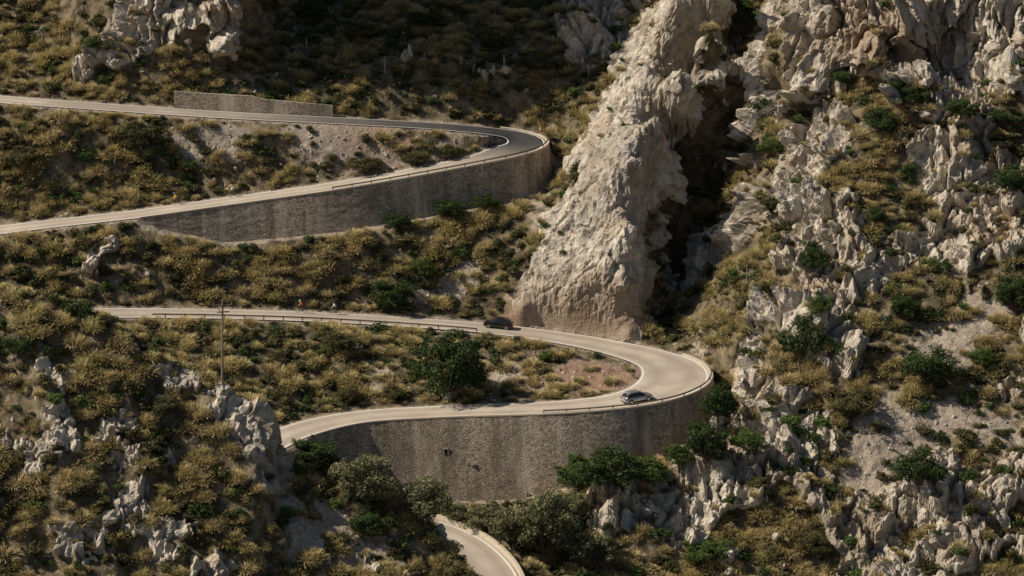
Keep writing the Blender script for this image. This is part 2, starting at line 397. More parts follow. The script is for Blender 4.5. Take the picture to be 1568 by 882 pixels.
rb_list=spur+[
 (200,50,5,1.2),(250,40,5,1.2),(230,10,6,1.2),(330,20,5,1.1),(340,60,4,.9),(180,80,3,.9),(130,110,2.5,1.3),(740,115,2.5,.7),(820,8,5,.8),(870,20,6,.9),(930,30,6,1),(890,70,4,.8),(700,165,3,.4),(380,120,3,.5),(620,85,3,.6),(145,400,3,.9),(720,440,2,.6),(170,370,1.5,.8),
 (1250,50,7,.8),(1150,120,5,.7),(1220,260,7,.9),(1290,350,7,1),(1340,440,5,.9),(1150,310,4,.8),(1130,370,4,.8),(1270,200,5,.8),(1480,330,6,1),(1450,240,6,.7),(1350,60,10,1),(1480,50,8,1),(1560,80,7,1),(1540,260,4,.8),(1420,370,5,.8),
 (1135,565,3.5,1.2),(1180,590,3,1),(1190,650,5,1.1),(1230,700,4,.8),(1290,770,4,1.2),(1440,790,8,1.3),(1350,850,6,1),(1000,750,5,.9),(930,790,4,.9),(1060,800,4,.8),(1240,620,3,.9),(1540,590,4,.7),(1280,530,4,.8),(1170,470,3,.8),(1150,750,4,.7),(1500,450,4,.6),(1540,700,4,.6)]
sc_list=[(860,570,6,1.2),(790,575,5,1),(930,575,4,1.1),(580,560,3,.9),(580,600,3,.7),(620,215,5,1),(540,215,6,1),(460,210,4,.7),(350,215,5,.8),(290,215,4,.7),(690,215,3,.8),(640,450,3,.6),(720,415,3,.7),(690,440,3,.7),
 (1400,600,6,1.1),(1370,660,6,1.2),(1330,720,5,1),(1440,540,5,1),(1500,480,5,.9),(1450,420,3,.6),(690,145,3,.6),(400,115,3,.6),(820,330,3,1),(830,300,3,1),(1560,660,4,.7),(1500,640,3,.7)]
red_list=[(880,575,6,1.2),(940,575,4,1),(620,215,4,.7),(560,212,4,.6),(400,110,4,.7),(1060,520,4,.7),(800,480,5,.9),(860,480,5,.9),(920,480,5,.9),(960,480,5,.9),(1330,60,7,.9),(1420,60,5,.6)]
xb=sstep(5,30,P0[...,0])
rockb=-.60+.53*xb+blobs(P0,rb_list)
rockb-=.55*blobs(P0,[(1050,480,6,1),(1100,430,7,1),(1130,480,5,.8),(1330,170,6,1),(1330,330,3,1),(1400,440,4,1),(1040,330,8,.8),(1060,220,8,.8),(1200,560,4,.8),(1290,620,3,1),
   (430,605,6,1.3),(395,540,6,1.3),(230,510,6,1.3),(320,530,6,1.2),(380,590,7,1.3)])
scree=np.clip(blobs(P0,sc_list),0,1)*sstep(-.5,.3,fbm(P0,.2,3,91)+.25)
red=np.clip(blobs(P0,red_list),0,1)
sheer=np.clip(blobs(P0,spur)*1.8,0,1)
P1,N1,rk1,rkA1=rockify(P0,DR,rockb-.6*np.clip(scree,0,1),scree,1.0,0,sheer)
print('rockify',time.time()-T0)
rk1=np.where(DR<.6,rk1*.6,rk1)
hill=grid_object('hillside',P1,{'rock':rk1,'scree':np.maximum(scree,.55*sstep(1.2,.2,DR)),'red':red},M_T,rkA1<.5)
SF.clear(); register(P1)
# ------------------------------------------------------------------ foreground hill
cr=np.array([at_y(*t) for t in [(-260,425,374),(-120,432,372),(0,438,370),(70,452,370),(150,474,369),(200,509,368),(250,552,367),(330,584,366),(395,632,365),(432,695,365),(480,735,364),(560,755,364),(640,788,363),(700,852,361),(745,920,358),(800,1040,350)]])
fx=axis(-88,6,.22,-300,12); fy=axis(312,392,.22,285,400)
XX,YY=np.meshgrid(fx,fy)
zc=np.interp(XX,cr[:,0],cr[:,2]); yc=np.interp(XX,cr[:,0],cr[:,1])
zc=zc-np.clip(XX+4,0,99)*1.0
t=YY-yc+1.0
Z=zc-np.where(t<0,.84*(np.sqrt(t*t+6)-2.45)+.28*np.abs(t),1.05*(np.sqrt(t*t+9)-3))
# ribs and hollows running down the slope
rib=fbm(np.stack([XX+.35*YY,YY*.5,0*XX],-1),(.085,.06,1),3,777,True)
Z=Z+3.2*(rib-.25)*sstep(0,-9,t)
F0=np.stack([XX,YY,Z],-1)
SF2=SF[:]; SF.clear(); register(F0)
frb=-.44+.25*rib+blobs(F0,[(270,570,2.5,.9),(320,590,2.5,.9),(370,630,3,.9),(400,660,3,1.1),(415,720,4,1),(60,690,2.5,.8),(200,790,3,.8),(20,530,3,.9),(130,560,2,.4),(480,800,4,.6),(560,850,4,.6),(330,860,4,.5),(180,640,2.5,.6),(100,820,3,.5),(150,490,2,.6),(270,700,3,.5)])
fsc=np.clip(blobs(F0,[(510,800,4,1),(480,850,4,1),(560,840,4,.8),(620,850,3,.6),(450,780,3,.8)]),0,1)*sstep(-.4,.25,fbm(F0,.3,3,95)+.1)
fade=np.full(Z.shape,9.)
FP,FN,frk,frA=rockify(F0,fade,frb-.4*fsc,fsc,1.0,200,np.full(Z.shape,.35),1.6,.6)
FP[...,2]-=.25
fh=grid_object('foreground_hill',FP,{'rock':frk,'scree':fsc,'red':0*fsc},M_T,frA<.5)
SF.clear(); SF+=SF2; register(FP)
print('terrain done',time.time()-T0)
# ------------------------------------------------------------------ mesh helpers
def mkobj(name,V,Fs,mats,mi=None,attrs=None,smooth=False,parent=None,link=True):
    me=bpy.data.meshes.new(name); me.from_pydata([tuple(v) for v in V],[],[tuple(f) for f in Fs])
    for m in mats: me.materials.append(m)
    if mi is not None: me.polygons.foreach_set('material_index',np.array(mi,np.int32))
    if smooth: me.polygons.foreach_set('use_smooth',np.ones(len(me.polygons),bool))
    if attrs:
        for k,a in attrs.items():
            at=me.attributes.new(k,'FLOAT','POINT'); at.data.foreach_set('value',np.asarray(a,np.float32))
    me.update(); o=bpy.data.objects.new(name,me)
    if link: scene.collection.objects.link(o)
    if parent: o.parent=parent
    return o
def empty(name,loc,rotz=0,pitch=0,s=1.):
    e=bpy.data.objects.new(name,None); e.empty_display_size=.3; scene.collection.objects.link(e); e.location=loc; e.rotation_euler=(0,pitch,rotz); e.scale=(s,s,s); return e
def sheet(name,rows,mat,attrs=None,parent=None,smooth=True):
    G=np.array(rows); a,b=G.shape[:2]; i=(np.arange(a-1)[:,None]*b+np.arange(b-1)).ravel()
    return mkobj(name,G.reshape(-1,3),np.stack([i,i+1,i+1+b,i+b],1),[mat],attrs=attrs,smooth=smooth,parent=parent)
class MB:
    def __init__(s): s.V=[];s.F=[];s.M=[];s.A=[]
    def addm(s,V,Fs,m=0,tip=0.):
        o=len(s.V); s.V+= [tuple(v) for v in V]; s.F+=[tuple(i+o for i in f) for f in Fs]; s.M+=[m]*len(Fs)
        s.A+= list(tip) if hasattr(tip,'__len__') else [tip]*len(V)
    def box(s,c,sz,m=0,R=None):
        V=[np.array([a*sz[0]/2,b*sz[1]/2,d*sz[2]/2]) for a in(-1,1) for b in(-1,1) for d in(-1,1)]
        if R is not None: V=[R@v for v in V]
        s.addm([np.array(c)+v for v in V],[(0,1,3,2),(4,6,7,5),(0,4,5,1),(2,3,7,6),(0,2,6,4),(1,5,7,3)],m)
    def tube(s,pts,rad,n=6,m=0,tip=0.):
        pts=[np.array(p,float) for p in pts]; V=[]
        for i,p in enumerate(pts):
            t=pts[min(i+1,len(pts)-1)]-pts[max(i-1,0)]; t/=np.linalg.norm(t)+1e-9
            a=np.cross(t,[0,0,1.]) if abs(t[2])<.9 else np.cross(t,[1.,0,0]); a/=np.linalg.norm(a); b=np.cross(t,a)
            for k in range(n):
                w=2*math.pi*k/n; V.append(p+rad[i]*(math.cos(w)*a+math.sin(w)*b))
        Fs=[(i*n+k,i*n+(k+1)%n,(i+1)*n+(k+1)%n,(i+1)*n+k) for i in range(len(pts)-1) for k in range(n)]
        Fs+=[tuple(range(n))[::-1],tuple((len(pts)-1)*n+k for k in range(n))]
        s.addm(V,Fs,m,tip)
    def torus(s,c,R,r,n=24,k=6,m=0):
        V=[(c[0]+(R+r*math.cos(b))*math.cos(a),c[1]+r*math.sin(b),c[2]+(R+r*math.cos(b))*math.sin(a)) for a in [2*math.pi*i/n for i in range(n)] for b in [2*math.pi*j/k for j in range(k)]]
        s.addm(V,[(i*k+j,((i+1)%n)*k+j,((i+1)%n)*k+(j+1)%k,i*k+(j+1)%k) for i in range(n) for j in range(k)],m)
    def cyl(s,c,r,w,n=20,m=0):
        s.tube([(c[0],c[1]-w/2,c[2]),(c[0],c[1]+w/2,c[2])],[r,r],n,m)
    def obj(s,name,mats,**k):
        return mkobj(name,s.V,s.F,mats,s.M,attrs={'tip':s.A},**k)
# ------------------------------------------------------------------ road surfaces
for R in (RB,RA,RC):
    fr=np.linspace(-1,1,13); rows=[]; tr=[]
    for i in range(len(R.P)):
        rows.append([R.P[i]+R.R[i]*(R.W[i]/2 if f>0 else R.WL[i])*f+np.array([0,0,.03*(1-f*f)]) for f in fr]); tr.append([math.exp(-((abs(f)-.5)/.22)**2) for f in fr])
    e=empty('road',(0,0,0))
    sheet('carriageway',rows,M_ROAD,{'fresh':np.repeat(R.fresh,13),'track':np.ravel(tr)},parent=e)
    for sd in (-1,1):
        lr=[]
        for i in range(len(R.P)):
            hw=R.W[i]/2 if sd>0 else R.WL[i]
            c=R.P[i]; w=hw-.32
            f1,f2=(w-.10)/hw,(w+.10)/hw
            lr.append([c+R.R[i]*sd*(w-.10)+np.array([0,0,.03*(1-f1*f1)+.012]),c+R.R[i]*sd*(w+.10)+np.array([0,0,.03*(1-f2*f2)+.012])][::-sd])
        sheet('edge_line',lr,M_LINE,parent=e,smooth=False)
# ------------------------------------------------------------------ retaining walls
def retaining(R,h,name):
    idx=[i for i in range(len(h)) if h[i]>.05]; rows=[]; cap=[]
    for i in idx:
        p=R.P[i]; r=R.R[i]; w=R.W[i]/2
        H=h[i]; r_=[]; top=p+r*(w+.55)+np.array([0,0,.22])
        for k in range(26):
            zz=(H+1.8)*k/25; off=BAT*zz+rng.uniform(-.03,.03)
            r_.append(top+r*off-np.array([0,0,zz]))
        rows.append(r_)
        cap.append([p+r*(w+.02)-np.array([0,0,.1]),p+r*(w+.02)+np.array([0,0,.225]),p+r*(w+.35)+np.array([0,0,.24]),p+r*(w+.62)+np.array([0,0,.235]),p+r*(w+.62)+np.array([0,0,.02]),p+r*(w+.50)+np.array([0,0,.0])])
    e=empty(name,(0,0,0))
    sheet('masonry_face',[x[::-1] for x in rows],M_W,parent=e,smooth=True)
    sheet('coping',[x[::-1] for x in cap],M_KERB,parent=e,smooth=False)
    return e,rows
wb,rowsB=retaining(RB,hB,'stone_retaining_wall'); wa,rowsA=retaining(RA,hA,'stone_retaining_wall')
p=min((r[10] for r in rowsB),key=lambda q:abs(proj(q)[0]-680)); 
m=MB(); m.box((0,-.02,0),(.45,.12,.7),0); m.box((-.28,-.03,0),(.12,.2,.85),1); m.box((.28,-.03,0),(.12,.2,.85),1); m.box((0,-.03,.44),(.68,.21,.16),1)
o=m.obj('drain_opening',[plain('hollow_shade',(.01,.01,.01),1),M_W]); o.location=p; o.parent=wb  # solid black block: the shade inside the drain is put into its colour
def upwall(R,side,u0,u1,hf,name,th=.5,off=.3,mat=M_W,after=True):
    rows=[]
    for i in range(len(R.P)):
        U=proj(R.P[i])[0]
        if not(u0<=U<=u1) or (after and i<R.tip): continue
        p=R.P[i]; r=R.R[i]*side; w=R.W[i]/2+off; H=hf(U)
        rows.append([p+r*w+np.array([0,0,-.4]),p+r*(w+.02)+np.array([0,0,H*.5]),p+r*(w+.05)+np.array([0,0,H]),p+r*(w+.05+th)+np.array([0,0,H+.01]),p+r*(w+.1+th)+np.array([0,0,-.4])])
    if len(rows)<2: return
    G=rows if side<0 else [x[::-1] for x in rows]
    o=sheet(name,G,mat,smooth=False); me=o.data
    bm=bmesh.new(); bm.from_mesh(me); b=[e for e in bm.edges if e.is_boundary]; bmesh.ops.holes_fill(bm,edges=b,sides=12); bmesh.ops.recalc_face_normals(bm,faces=bm.faces); bm.to_mesh(me); bm.free()
    return o
upwall(RA,1,263,515,lambda U:2.7 if U<395 else 2.3-.5*(U-395)/120,'stone_wall')
upwall(RC,-1,400,1100,lambda U:.75,'stone_parapet',.4,.15,M_KERB,after=False)
# ------------------------------------------------------------------ guardrails
def guardrail(R,side,u0,u1,cond,off=.25):
    E=R.edge(side,off); idx=[i for i in range(len(E)) if u0<=proj(E[i])[0]<=u1 and cond(i)]
    m=MB()
    if len(idx)<3: return
    pts=[E[i]+np.array([0,0,.62]) for i in idx]
    m.tube(pts,[.12]*len(pts),5,0)
    for i in idx[::3]: m.box(E[i]+np.array([0,0,.3]),(.14,.14,.9),0)
    m.obj('guardrail',[M_RAIL])
guardrail(RA,1,500,845,lambda i:i<=RA.tip+3,.3)
guardrail(RB,-1,225,735,lambda i:i>RB.tip,.15)
guardrail(RB,1,830,1092,lambda i:i<=RB.tip+2,.3)
# ------------------------------------------------------------------ prototypes
def tussock(seed,n=120,r=.62,h=.85):
    g=np.random.default_rng(seed); m=MB()
    for k in range(n):
        a=g.uniform(0,2*math.pi); q=g.uniform(0,1)**.7; lean=.12+q*g.uniform(.2,.8); L=g.uniform(.55,1.1)*h*(1-.25*q)
        b0=np.array([math.cos(a),math.sin(a),0])*q*r*.75; a2=a+g.uniform(-.9,.9)
        d=np.array([math.cos(a2),math.sin(a2),0]); sa=a2+g.uniform(-1,1); side=np.array([-math.sin(sa),math.cos(sa),0]); w=g.uniform(.013,.027); tn=g.uniform(.75,1)
        V=[];A=[]; p=b0.copy(); ang=lean*.4
        for st,tc in ((0,0),(.4,.2),(.33,.8),(.27,1)):
            p=p+(d*math.sin(ang)+np.array([0,0,math.cos(ang)]))*L*st; ang+=lean*.75
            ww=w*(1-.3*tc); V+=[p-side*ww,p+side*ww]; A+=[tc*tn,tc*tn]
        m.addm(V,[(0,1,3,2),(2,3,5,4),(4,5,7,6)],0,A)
    return m
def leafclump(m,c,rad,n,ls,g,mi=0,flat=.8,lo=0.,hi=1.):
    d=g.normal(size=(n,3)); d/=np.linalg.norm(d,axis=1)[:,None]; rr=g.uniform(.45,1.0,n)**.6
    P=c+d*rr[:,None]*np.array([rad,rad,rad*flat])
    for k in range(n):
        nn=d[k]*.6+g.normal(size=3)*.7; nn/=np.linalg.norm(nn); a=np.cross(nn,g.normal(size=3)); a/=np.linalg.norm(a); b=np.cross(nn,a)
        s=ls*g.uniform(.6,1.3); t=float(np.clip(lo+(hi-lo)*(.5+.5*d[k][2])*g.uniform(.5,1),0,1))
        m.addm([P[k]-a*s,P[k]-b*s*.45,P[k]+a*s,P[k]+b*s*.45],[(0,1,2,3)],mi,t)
def bush(seed,n=9,ls=.10,per=60):
    g=np.random.default_rng(seed); m=MB()
    for k in range(n):
        a=g.uniform(0,6.28); r=g.uniform(0,.62); c=np.array([math.cos(a)*r,math.sin(a)*r,g.uniform(.2,.62)*(1.1-r*.5)])
        leafclump(m,c,g.uniform(.28,.45),per,ls,g)
        m.tube([(0,0,-.1),c*.6,c],[.035,.025,.01],4,0,.0)
    return m
def tree(seed,H,Wd,ls=.19,trunk=.15,nc=30,per=170):
    g=np.random.default_rng(seed); m=MB()
    th=H*trunk; top=np.array([g.uniform(-.3,.3),g.uniform(-.3,.3),th])
    m.tube([(0,0,-1.0),(0.05,0,th*.4),top],[.28*H/7,.22*H/7,.17*H/7],8,1)
    for k in range(nc):
        a=k*2.4+g.uniform(-.5,.5); q=g.uniform(0,1)**.55; el=g.uniform(-.25,1)
        c=np.array([math.cos(a)*q*Wd*.42,math.sin(a)*q*Wd*.42,th+(H-th)*(.28+.58*el*(1-.45*q*q))])
        rad=g.uniform(.11,.22)*min(H,Wd)*.9
        mid=(top+c)/2+g.normal(size=3)*.2; mid[2]-=.1*H*q
        m.tube([top-np.array([0,0,.2]),mid,c],[.10*H/7,.06*H/7,.02],5,1)
        leafclump(m,c,rad,per,ls,g,0,.75,0,1)
        for j in range(4):
            dd=g.normal(size=3); dd/=np.linalg.norm(dd); leafclump(m,c+dd*rad*1.05,rad*.36,per//8,ls*.9,g,0,.9)
    return m
def rockproto(seed,sub=4,el=(1,1,1)):
    g=np.random.default_rng(seed); bm=bmesh.new(); bmesh.ops.create_icosphere(bm,subdivisions=sub,radius=1)
    V=np.array([v.co for v in bm.verts]); 
    for k in range(18):
        n=g.normal(size=3); n/=np.linalg.norm(n); dd=g.uniform(.45,.85); s=V@n; V=V-np.outer(np.maximum(s-dd,0)*.97,n)
    V=V*np.array(el); V+= (V/ np.linalg.norm(V,axis=1)[:,None])*(.08*fbm(V,(3,3,1.6),3,seed,True)+.08*fbm(V,1.2,2,seed+3))[:,None]
    for v,c in zip(bm.verts,V): v.co=c
    me=bpy.data.meshes.new('rock'); bm.to_mesh(me); bm.free(); me.materials.append(M_R); return bpy.data.objects.new('rock',me)
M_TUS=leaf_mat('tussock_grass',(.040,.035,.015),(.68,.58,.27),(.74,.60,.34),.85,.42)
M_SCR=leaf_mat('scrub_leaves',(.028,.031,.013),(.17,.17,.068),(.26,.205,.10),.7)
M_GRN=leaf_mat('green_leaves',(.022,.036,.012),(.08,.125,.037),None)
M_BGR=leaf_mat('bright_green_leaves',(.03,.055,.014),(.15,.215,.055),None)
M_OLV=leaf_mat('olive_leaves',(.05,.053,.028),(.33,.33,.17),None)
def pcoll(name,objs):
    c=bpy.data.collections.new(name)
    for i,o in enumerate(objs): o.name='%s_%02d'%(name,i); c.objects.link(o)
    return c
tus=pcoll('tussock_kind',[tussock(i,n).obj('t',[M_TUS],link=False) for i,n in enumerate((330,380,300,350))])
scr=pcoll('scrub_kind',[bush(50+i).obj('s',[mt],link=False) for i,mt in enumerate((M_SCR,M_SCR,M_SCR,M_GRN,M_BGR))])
els=((1,1,1),(1,.8,1.3),(.8,1,1.5),(1.3,1,.8),(1,1,1.2))
rks=pcoll('boulder_kind',[rockproto(70+i,3,e) for i,e in enumerate(els)])
sts=pcoll('stone_kind',[rockproto(80+i,2,e) for i,e in enumerate(els)])
# ------------------------------------------------------------------ scatter
def scatter(name,pts,rot,scl,idx,coll):
    me=bpy.data.meshes.new(name); me.vertices.add(len(pts)); me.vertices.foreach_set('co',np.asarray(pts,np.float32).ravel())
    for k,ty,a,f in (('rot','FLOAT_VECTOR',rot,'vector'),('scl','FLOAT_VECTOR',scl,'vector'),('idx','INT',idx,'value')):
        at=me.attributes.new(k,ty,'POINT'); at.data.foreach_set(f,np.asarray(a,np.int32 if ty=='INT' else np.float32).ravel())
    o=bpy.data.objects.new(name,me); scene.collection.objects.link(o)
    ng=bpy.data.node_groups.new(name,'GeometryNodeTree')
    ng.interface.new_socket('Geometry',in_out='INPUT',socket_type='NodeSocketGeometry'); ng.interface.new_socket('Geometry',in_out='OUTPUT',socket_type='NodeSocketGeometry')
    n=ng.nodes; gi=n.new('NodeGroupInput'); go=n.new('NodeGroupOutput'); ip=n.new('GeometryNodeInstanceOnPoints'); ci=n.new('GeometryNodeCollectionInfo')
    ci.inputs['Collection'].default_value=coll; ci.inputs['Separate Children'].default_value=True; ci.inputs['Reset Children'].default_value=True
    def na(nm,ty):
        a=n.new('GeometryNodeInputNamedAttribute'); a.data_type=ty; a.inputs[0].default_value=nm; return a.outputs[0]
    e=n.new('FunctionNodeEulerToRotation'); L=ng.links
    L.new(na('rot','FLOAT_VECTOR'),e.inputs[0]); L.new(e.outputs[0],ip.inputs['Rotation']); L.new(na('scl','FLOAT_VECTOR'),ip.inputs['Scale'])
    L.new(na('idx','INT'),ip.inputs['Instance Index']); ip.inputs['Pick Instance'].default_value=True
    L.new(gi.outputs[0],ip.inputs['Points']); L.new(ci.outputs[0],ip.inputs['Instance']); L.new(ip.outputs[0],go.inputs[0])
    md=o.modifiers.new('scatter','NODES'); md.node_group=ng; return o
dense1=(np.abs(X)<92)&(S>236)&(S<400)
pick=np.where(dense1.ravel())[0]
PF=P1.reshape(-1,3); NF=N1.reshape(-1,3); RK=rk1.ravel(); RA_=rkA1.ravel(); SC=scree.ravel(); DD=DR.ravel(); SH=sheer.ravel()
FPf=FP.reshape(-1,3); FNf=FN.reshape(-1,3); FR=frk.ravel(); FSC=fsc.ravel()
fpick=np.where(((XX>-90)&(YY>310)&(YY<385)).ravel())[0]
def choose(n,dens,P,pk):
    i=rng.choice(pk,n); d=dens(i); return i[rng.random(n)<d]
cl=np.zeros(len(PF)); cl[pick]=fbm(PF[pick],.16,3,300); cl2=np.zeros(len(PF)); cl2[pick]=fbm(PF[pick],.45,2,320)
fcl=fbm(FPf,.16,3,301); fcl2=fbm(FPf,.45,2,321)
def place(n,densA,densB,base,jit,idxs,nf):
    i=choose(n,densA,PF,pick); k=choose(nf,densB,FPf,fpick)
    p=np.vstack([PF[i],FPf[k]])
    c=np.r_[cl[i],fcl[k]]; dd=np.r_[DD[i],np.full(len(k),9.)]
    s=base*(1+jit*rng.uniform(-1,1,len(p)))*(1+.35*c)*(.5+.5*sstep(.5,2.2,dd))
    p[:,2]-=.06; rot=np.zeros((len(p),3)); rot[:,2]=rng.uniform(0,6.28,len(p)); rot[:,0]=rng.normal(0,.12,len(p)); rot[:,1]=rng.normal(0,.12,len(p))
    sc=np.stack([s*rng.uniform(.9,1.25,len(p)),s*rng.uniform(.9,1.25,len(p)),s*rng.uniform(.75,1.2,len(p))],1)
    return p,rot,sc,rng.choice(idxs,len(p))
okA=lambda i:(DD[i]>.7)*(1-np.clip(RK[i]*1.3,0,1))*(1-.85*np.clip(SC[i]*1.3,0,1))
okB=lambda k:(1-np.clip(FR[k]*1.3,0,1))*(1-.8*FSC[k])
nrm=lambda i:sstep(.02,.35,NF[i,2])
dT=lambda a,b:np.clip(.34+.6*a+1.5*b,.0,1)
dS=lambda a,b:np.clip(.22-.9*a-1.1*b,.02,1)
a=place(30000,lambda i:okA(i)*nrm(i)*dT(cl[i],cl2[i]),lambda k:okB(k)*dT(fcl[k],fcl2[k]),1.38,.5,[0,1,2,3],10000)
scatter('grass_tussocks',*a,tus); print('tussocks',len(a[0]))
a=place(20000,lambda i:okA(i)*nrm(i)*dS(cl[i],cl2[i]),lambda k:okB(k)*dS(fcl[k],fcl2[k]),1.3,.55,[0,1,2,0,1,2,0,1,2,3,3,4],6500)
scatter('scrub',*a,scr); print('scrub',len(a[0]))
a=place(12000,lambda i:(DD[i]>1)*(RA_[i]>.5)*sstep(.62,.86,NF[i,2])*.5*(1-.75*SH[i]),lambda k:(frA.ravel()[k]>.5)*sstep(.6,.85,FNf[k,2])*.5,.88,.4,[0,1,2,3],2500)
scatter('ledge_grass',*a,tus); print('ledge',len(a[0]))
a=place(15000,lambda i:(DD[i]>1)*(RA_[i]>.3)*sstep(.5,.8,NF[i,2])*np.clip(.14+1.7*cl2[i],0,1)*(1-.85*SH[i]),lambda k:(frA.ravel()[k]>.4)*.1+0*FNf[k,2],1.3,.5,[0,1,3,3,4],800)
scatter('ledge_shrubs',*a,scr); print('ledge shrubs',len(a[0]))
def placer(n,dA,dB,lo,hi,nf,pw=2.5):
    i=choose(n,dA,PF,pick); k=choose(nf,dB,FPf,fpick); p=np.vstack([PF[i],FPf[k]]); m=len(p)
    s=lo+(hi-lo)*rng.random(m)**pw; p[:,2]-=.35*s
    rot=np.stack([rng.normal(0,.35,m),rng.normal(0,.35,m),rng.uniform(0,6.28,m)],1)
    sc=s[:,None]*rng.uniform(.75,1.25,(m,3)); return p,rot,sc,rng.integers(0,5,m)
a=placer(3600,lambda i:(DD[i]>3.0)*((RA_[i]>.4)*.25*(1-SH[i])+.02),lambda k:(frA.ravel()[k]>.4)*.3+.09,.4,1.3,1800)
scatter('boulders',*a,rks)
a=placer(50000,lambda i:(DD[i]>.5)*np.clip(.05+.35*SC[i]+.02*RA_[i],0,1),lambda k:np.clip(.09+.3*FSC[k],0,1),.10,.5,8000)
scatter('loose_stones',*a,sts); print('stones',len(a[0]))
print('scatter',time.time()-T0)
# ------------------------------------------------------------------ trees
protoT={}
def plant(name,u,v,H,Wd,mat,seed):
    key=(mat.name,seed)
    if key not in protoT:
        o=tree(seed,7,8).obj(name,[mat,M_BARK]); protoT[key]=o.data
    else:
        o=bpy.data.objects.new(name,protoT[key]); scene.collection.objects.link(o)
    o.location=site(u,v); o.scale=(Wd/8,Wd/8,H/7); o.rotation_euler=(0,0,u*.37)
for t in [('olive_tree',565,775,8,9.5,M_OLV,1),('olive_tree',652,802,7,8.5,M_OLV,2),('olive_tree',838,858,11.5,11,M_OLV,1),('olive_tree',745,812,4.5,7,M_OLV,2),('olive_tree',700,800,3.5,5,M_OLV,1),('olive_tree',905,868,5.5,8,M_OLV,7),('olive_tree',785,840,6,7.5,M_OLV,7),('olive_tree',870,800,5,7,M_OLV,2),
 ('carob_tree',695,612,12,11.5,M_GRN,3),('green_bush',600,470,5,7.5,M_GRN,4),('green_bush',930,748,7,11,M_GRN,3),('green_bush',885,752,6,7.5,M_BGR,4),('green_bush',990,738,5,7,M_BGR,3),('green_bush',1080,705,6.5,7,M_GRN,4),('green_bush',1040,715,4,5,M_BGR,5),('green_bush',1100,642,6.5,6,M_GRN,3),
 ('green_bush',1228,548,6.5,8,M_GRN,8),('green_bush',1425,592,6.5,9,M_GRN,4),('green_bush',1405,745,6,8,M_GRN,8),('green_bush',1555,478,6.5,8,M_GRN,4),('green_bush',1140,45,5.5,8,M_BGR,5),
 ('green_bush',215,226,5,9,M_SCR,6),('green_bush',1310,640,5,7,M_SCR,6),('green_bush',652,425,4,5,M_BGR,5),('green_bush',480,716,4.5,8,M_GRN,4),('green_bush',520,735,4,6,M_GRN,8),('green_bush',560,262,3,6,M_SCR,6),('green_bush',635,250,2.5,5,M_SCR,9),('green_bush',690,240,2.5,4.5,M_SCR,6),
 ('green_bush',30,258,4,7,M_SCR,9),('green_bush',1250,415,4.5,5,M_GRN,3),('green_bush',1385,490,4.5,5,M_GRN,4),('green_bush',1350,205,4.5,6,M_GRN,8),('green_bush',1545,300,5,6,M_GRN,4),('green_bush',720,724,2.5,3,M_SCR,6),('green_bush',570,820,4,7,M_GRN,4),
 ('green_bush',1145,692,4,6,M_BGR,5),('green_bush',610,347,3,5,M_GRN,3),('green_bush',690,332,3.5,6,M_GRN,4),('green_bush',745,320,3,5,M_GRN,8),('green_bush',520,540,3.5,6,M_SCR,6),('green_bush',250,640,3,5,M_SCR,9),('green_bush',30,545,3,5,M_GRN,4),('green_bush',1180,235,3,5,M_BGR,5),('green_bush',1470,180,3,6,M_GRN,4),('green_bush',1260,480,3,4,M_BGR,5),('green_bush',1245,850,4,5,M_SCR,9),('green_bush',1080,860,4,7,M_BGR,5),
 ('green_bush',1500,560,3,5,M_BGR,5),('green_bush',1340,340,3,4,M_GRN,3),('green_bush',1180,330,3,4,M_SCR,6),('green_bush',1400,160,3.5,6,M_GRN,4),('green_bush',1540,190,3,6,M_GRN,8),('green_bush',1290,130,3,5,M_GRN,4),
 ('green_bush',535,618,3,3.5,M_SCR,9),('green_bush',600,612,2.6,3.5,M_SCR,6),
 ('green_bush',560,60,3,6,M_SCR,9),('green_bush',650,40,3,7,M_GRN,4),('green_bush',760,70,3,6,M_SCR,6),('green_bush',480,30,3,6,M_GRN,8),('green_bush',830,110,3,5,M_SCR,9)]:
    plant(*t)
# ------------------------------------------------------------------ utility pole, posts
def pole(u,v,H):
    p=site(u,v); m=MB(); m.tube([(0,0,-1),(0,0,H)],[.17,.11],8); m.box((0,0,H-.8),(2.6,.14,.16)); m.box((.1,0,H-1.7),(1.6,.12,.14))
    for x in (-1.2,0,1.2): m.tube([(x,0,H-.72),(x,0,H-.4)],[.07,.05],6)
    m.tube([(-.9,.0,H-.85),(0,0,H-1.9)],[.04,.04],5)
    o=m.obj('utility_pole',[M_WOOD]); o.location=p; o.rotation_euler=(0,.03,.35); return p
pp=pole(338,575,11)
M_GV=plain('galvanised_steel',(.35,.34,.32),.5,.3)
for u,v,h in [(470,78,2.5),(528,98,2.5),(590,108,2.5),(648,102,2.5),(708,104,2.5),(770,106,2.5),(830,112,2.5),(900,118,2.5),(960,120,2.5),(1140,438,3.2),(1190,452,3.2),(1086,400,3),(1240,470,3)]:
    q=site(u,v,0); m=MB(); m.tube([(0,0,-.4),(0,0,h)],[.07,.06],6); m.tube([(0,0,h*.8),(.5,.7,0)],[.03,.03],5); m.obj('fence_post',[M_GV]).location=q
q=RA.edge(1,.45)[RA.tip+2]; m=MB()
m.tube([(0,0,-.3),(0,0,.5)],[.12,.12],10,0); m.tube([(0,0,.5),(0,0,.95)],[.121,.121],10,1); m.tube([(0,0,.95),(0,0,1.4)],[.12,.12],10,0); m.tube([(0,0,1.4),(0,0,1.8)],[.121,.10],10,1)
m.obj('marker_post',[plain('white_plastic',(.7,.7,.68)),plain('red_plastic',(.5,.05,.03))]).location=q
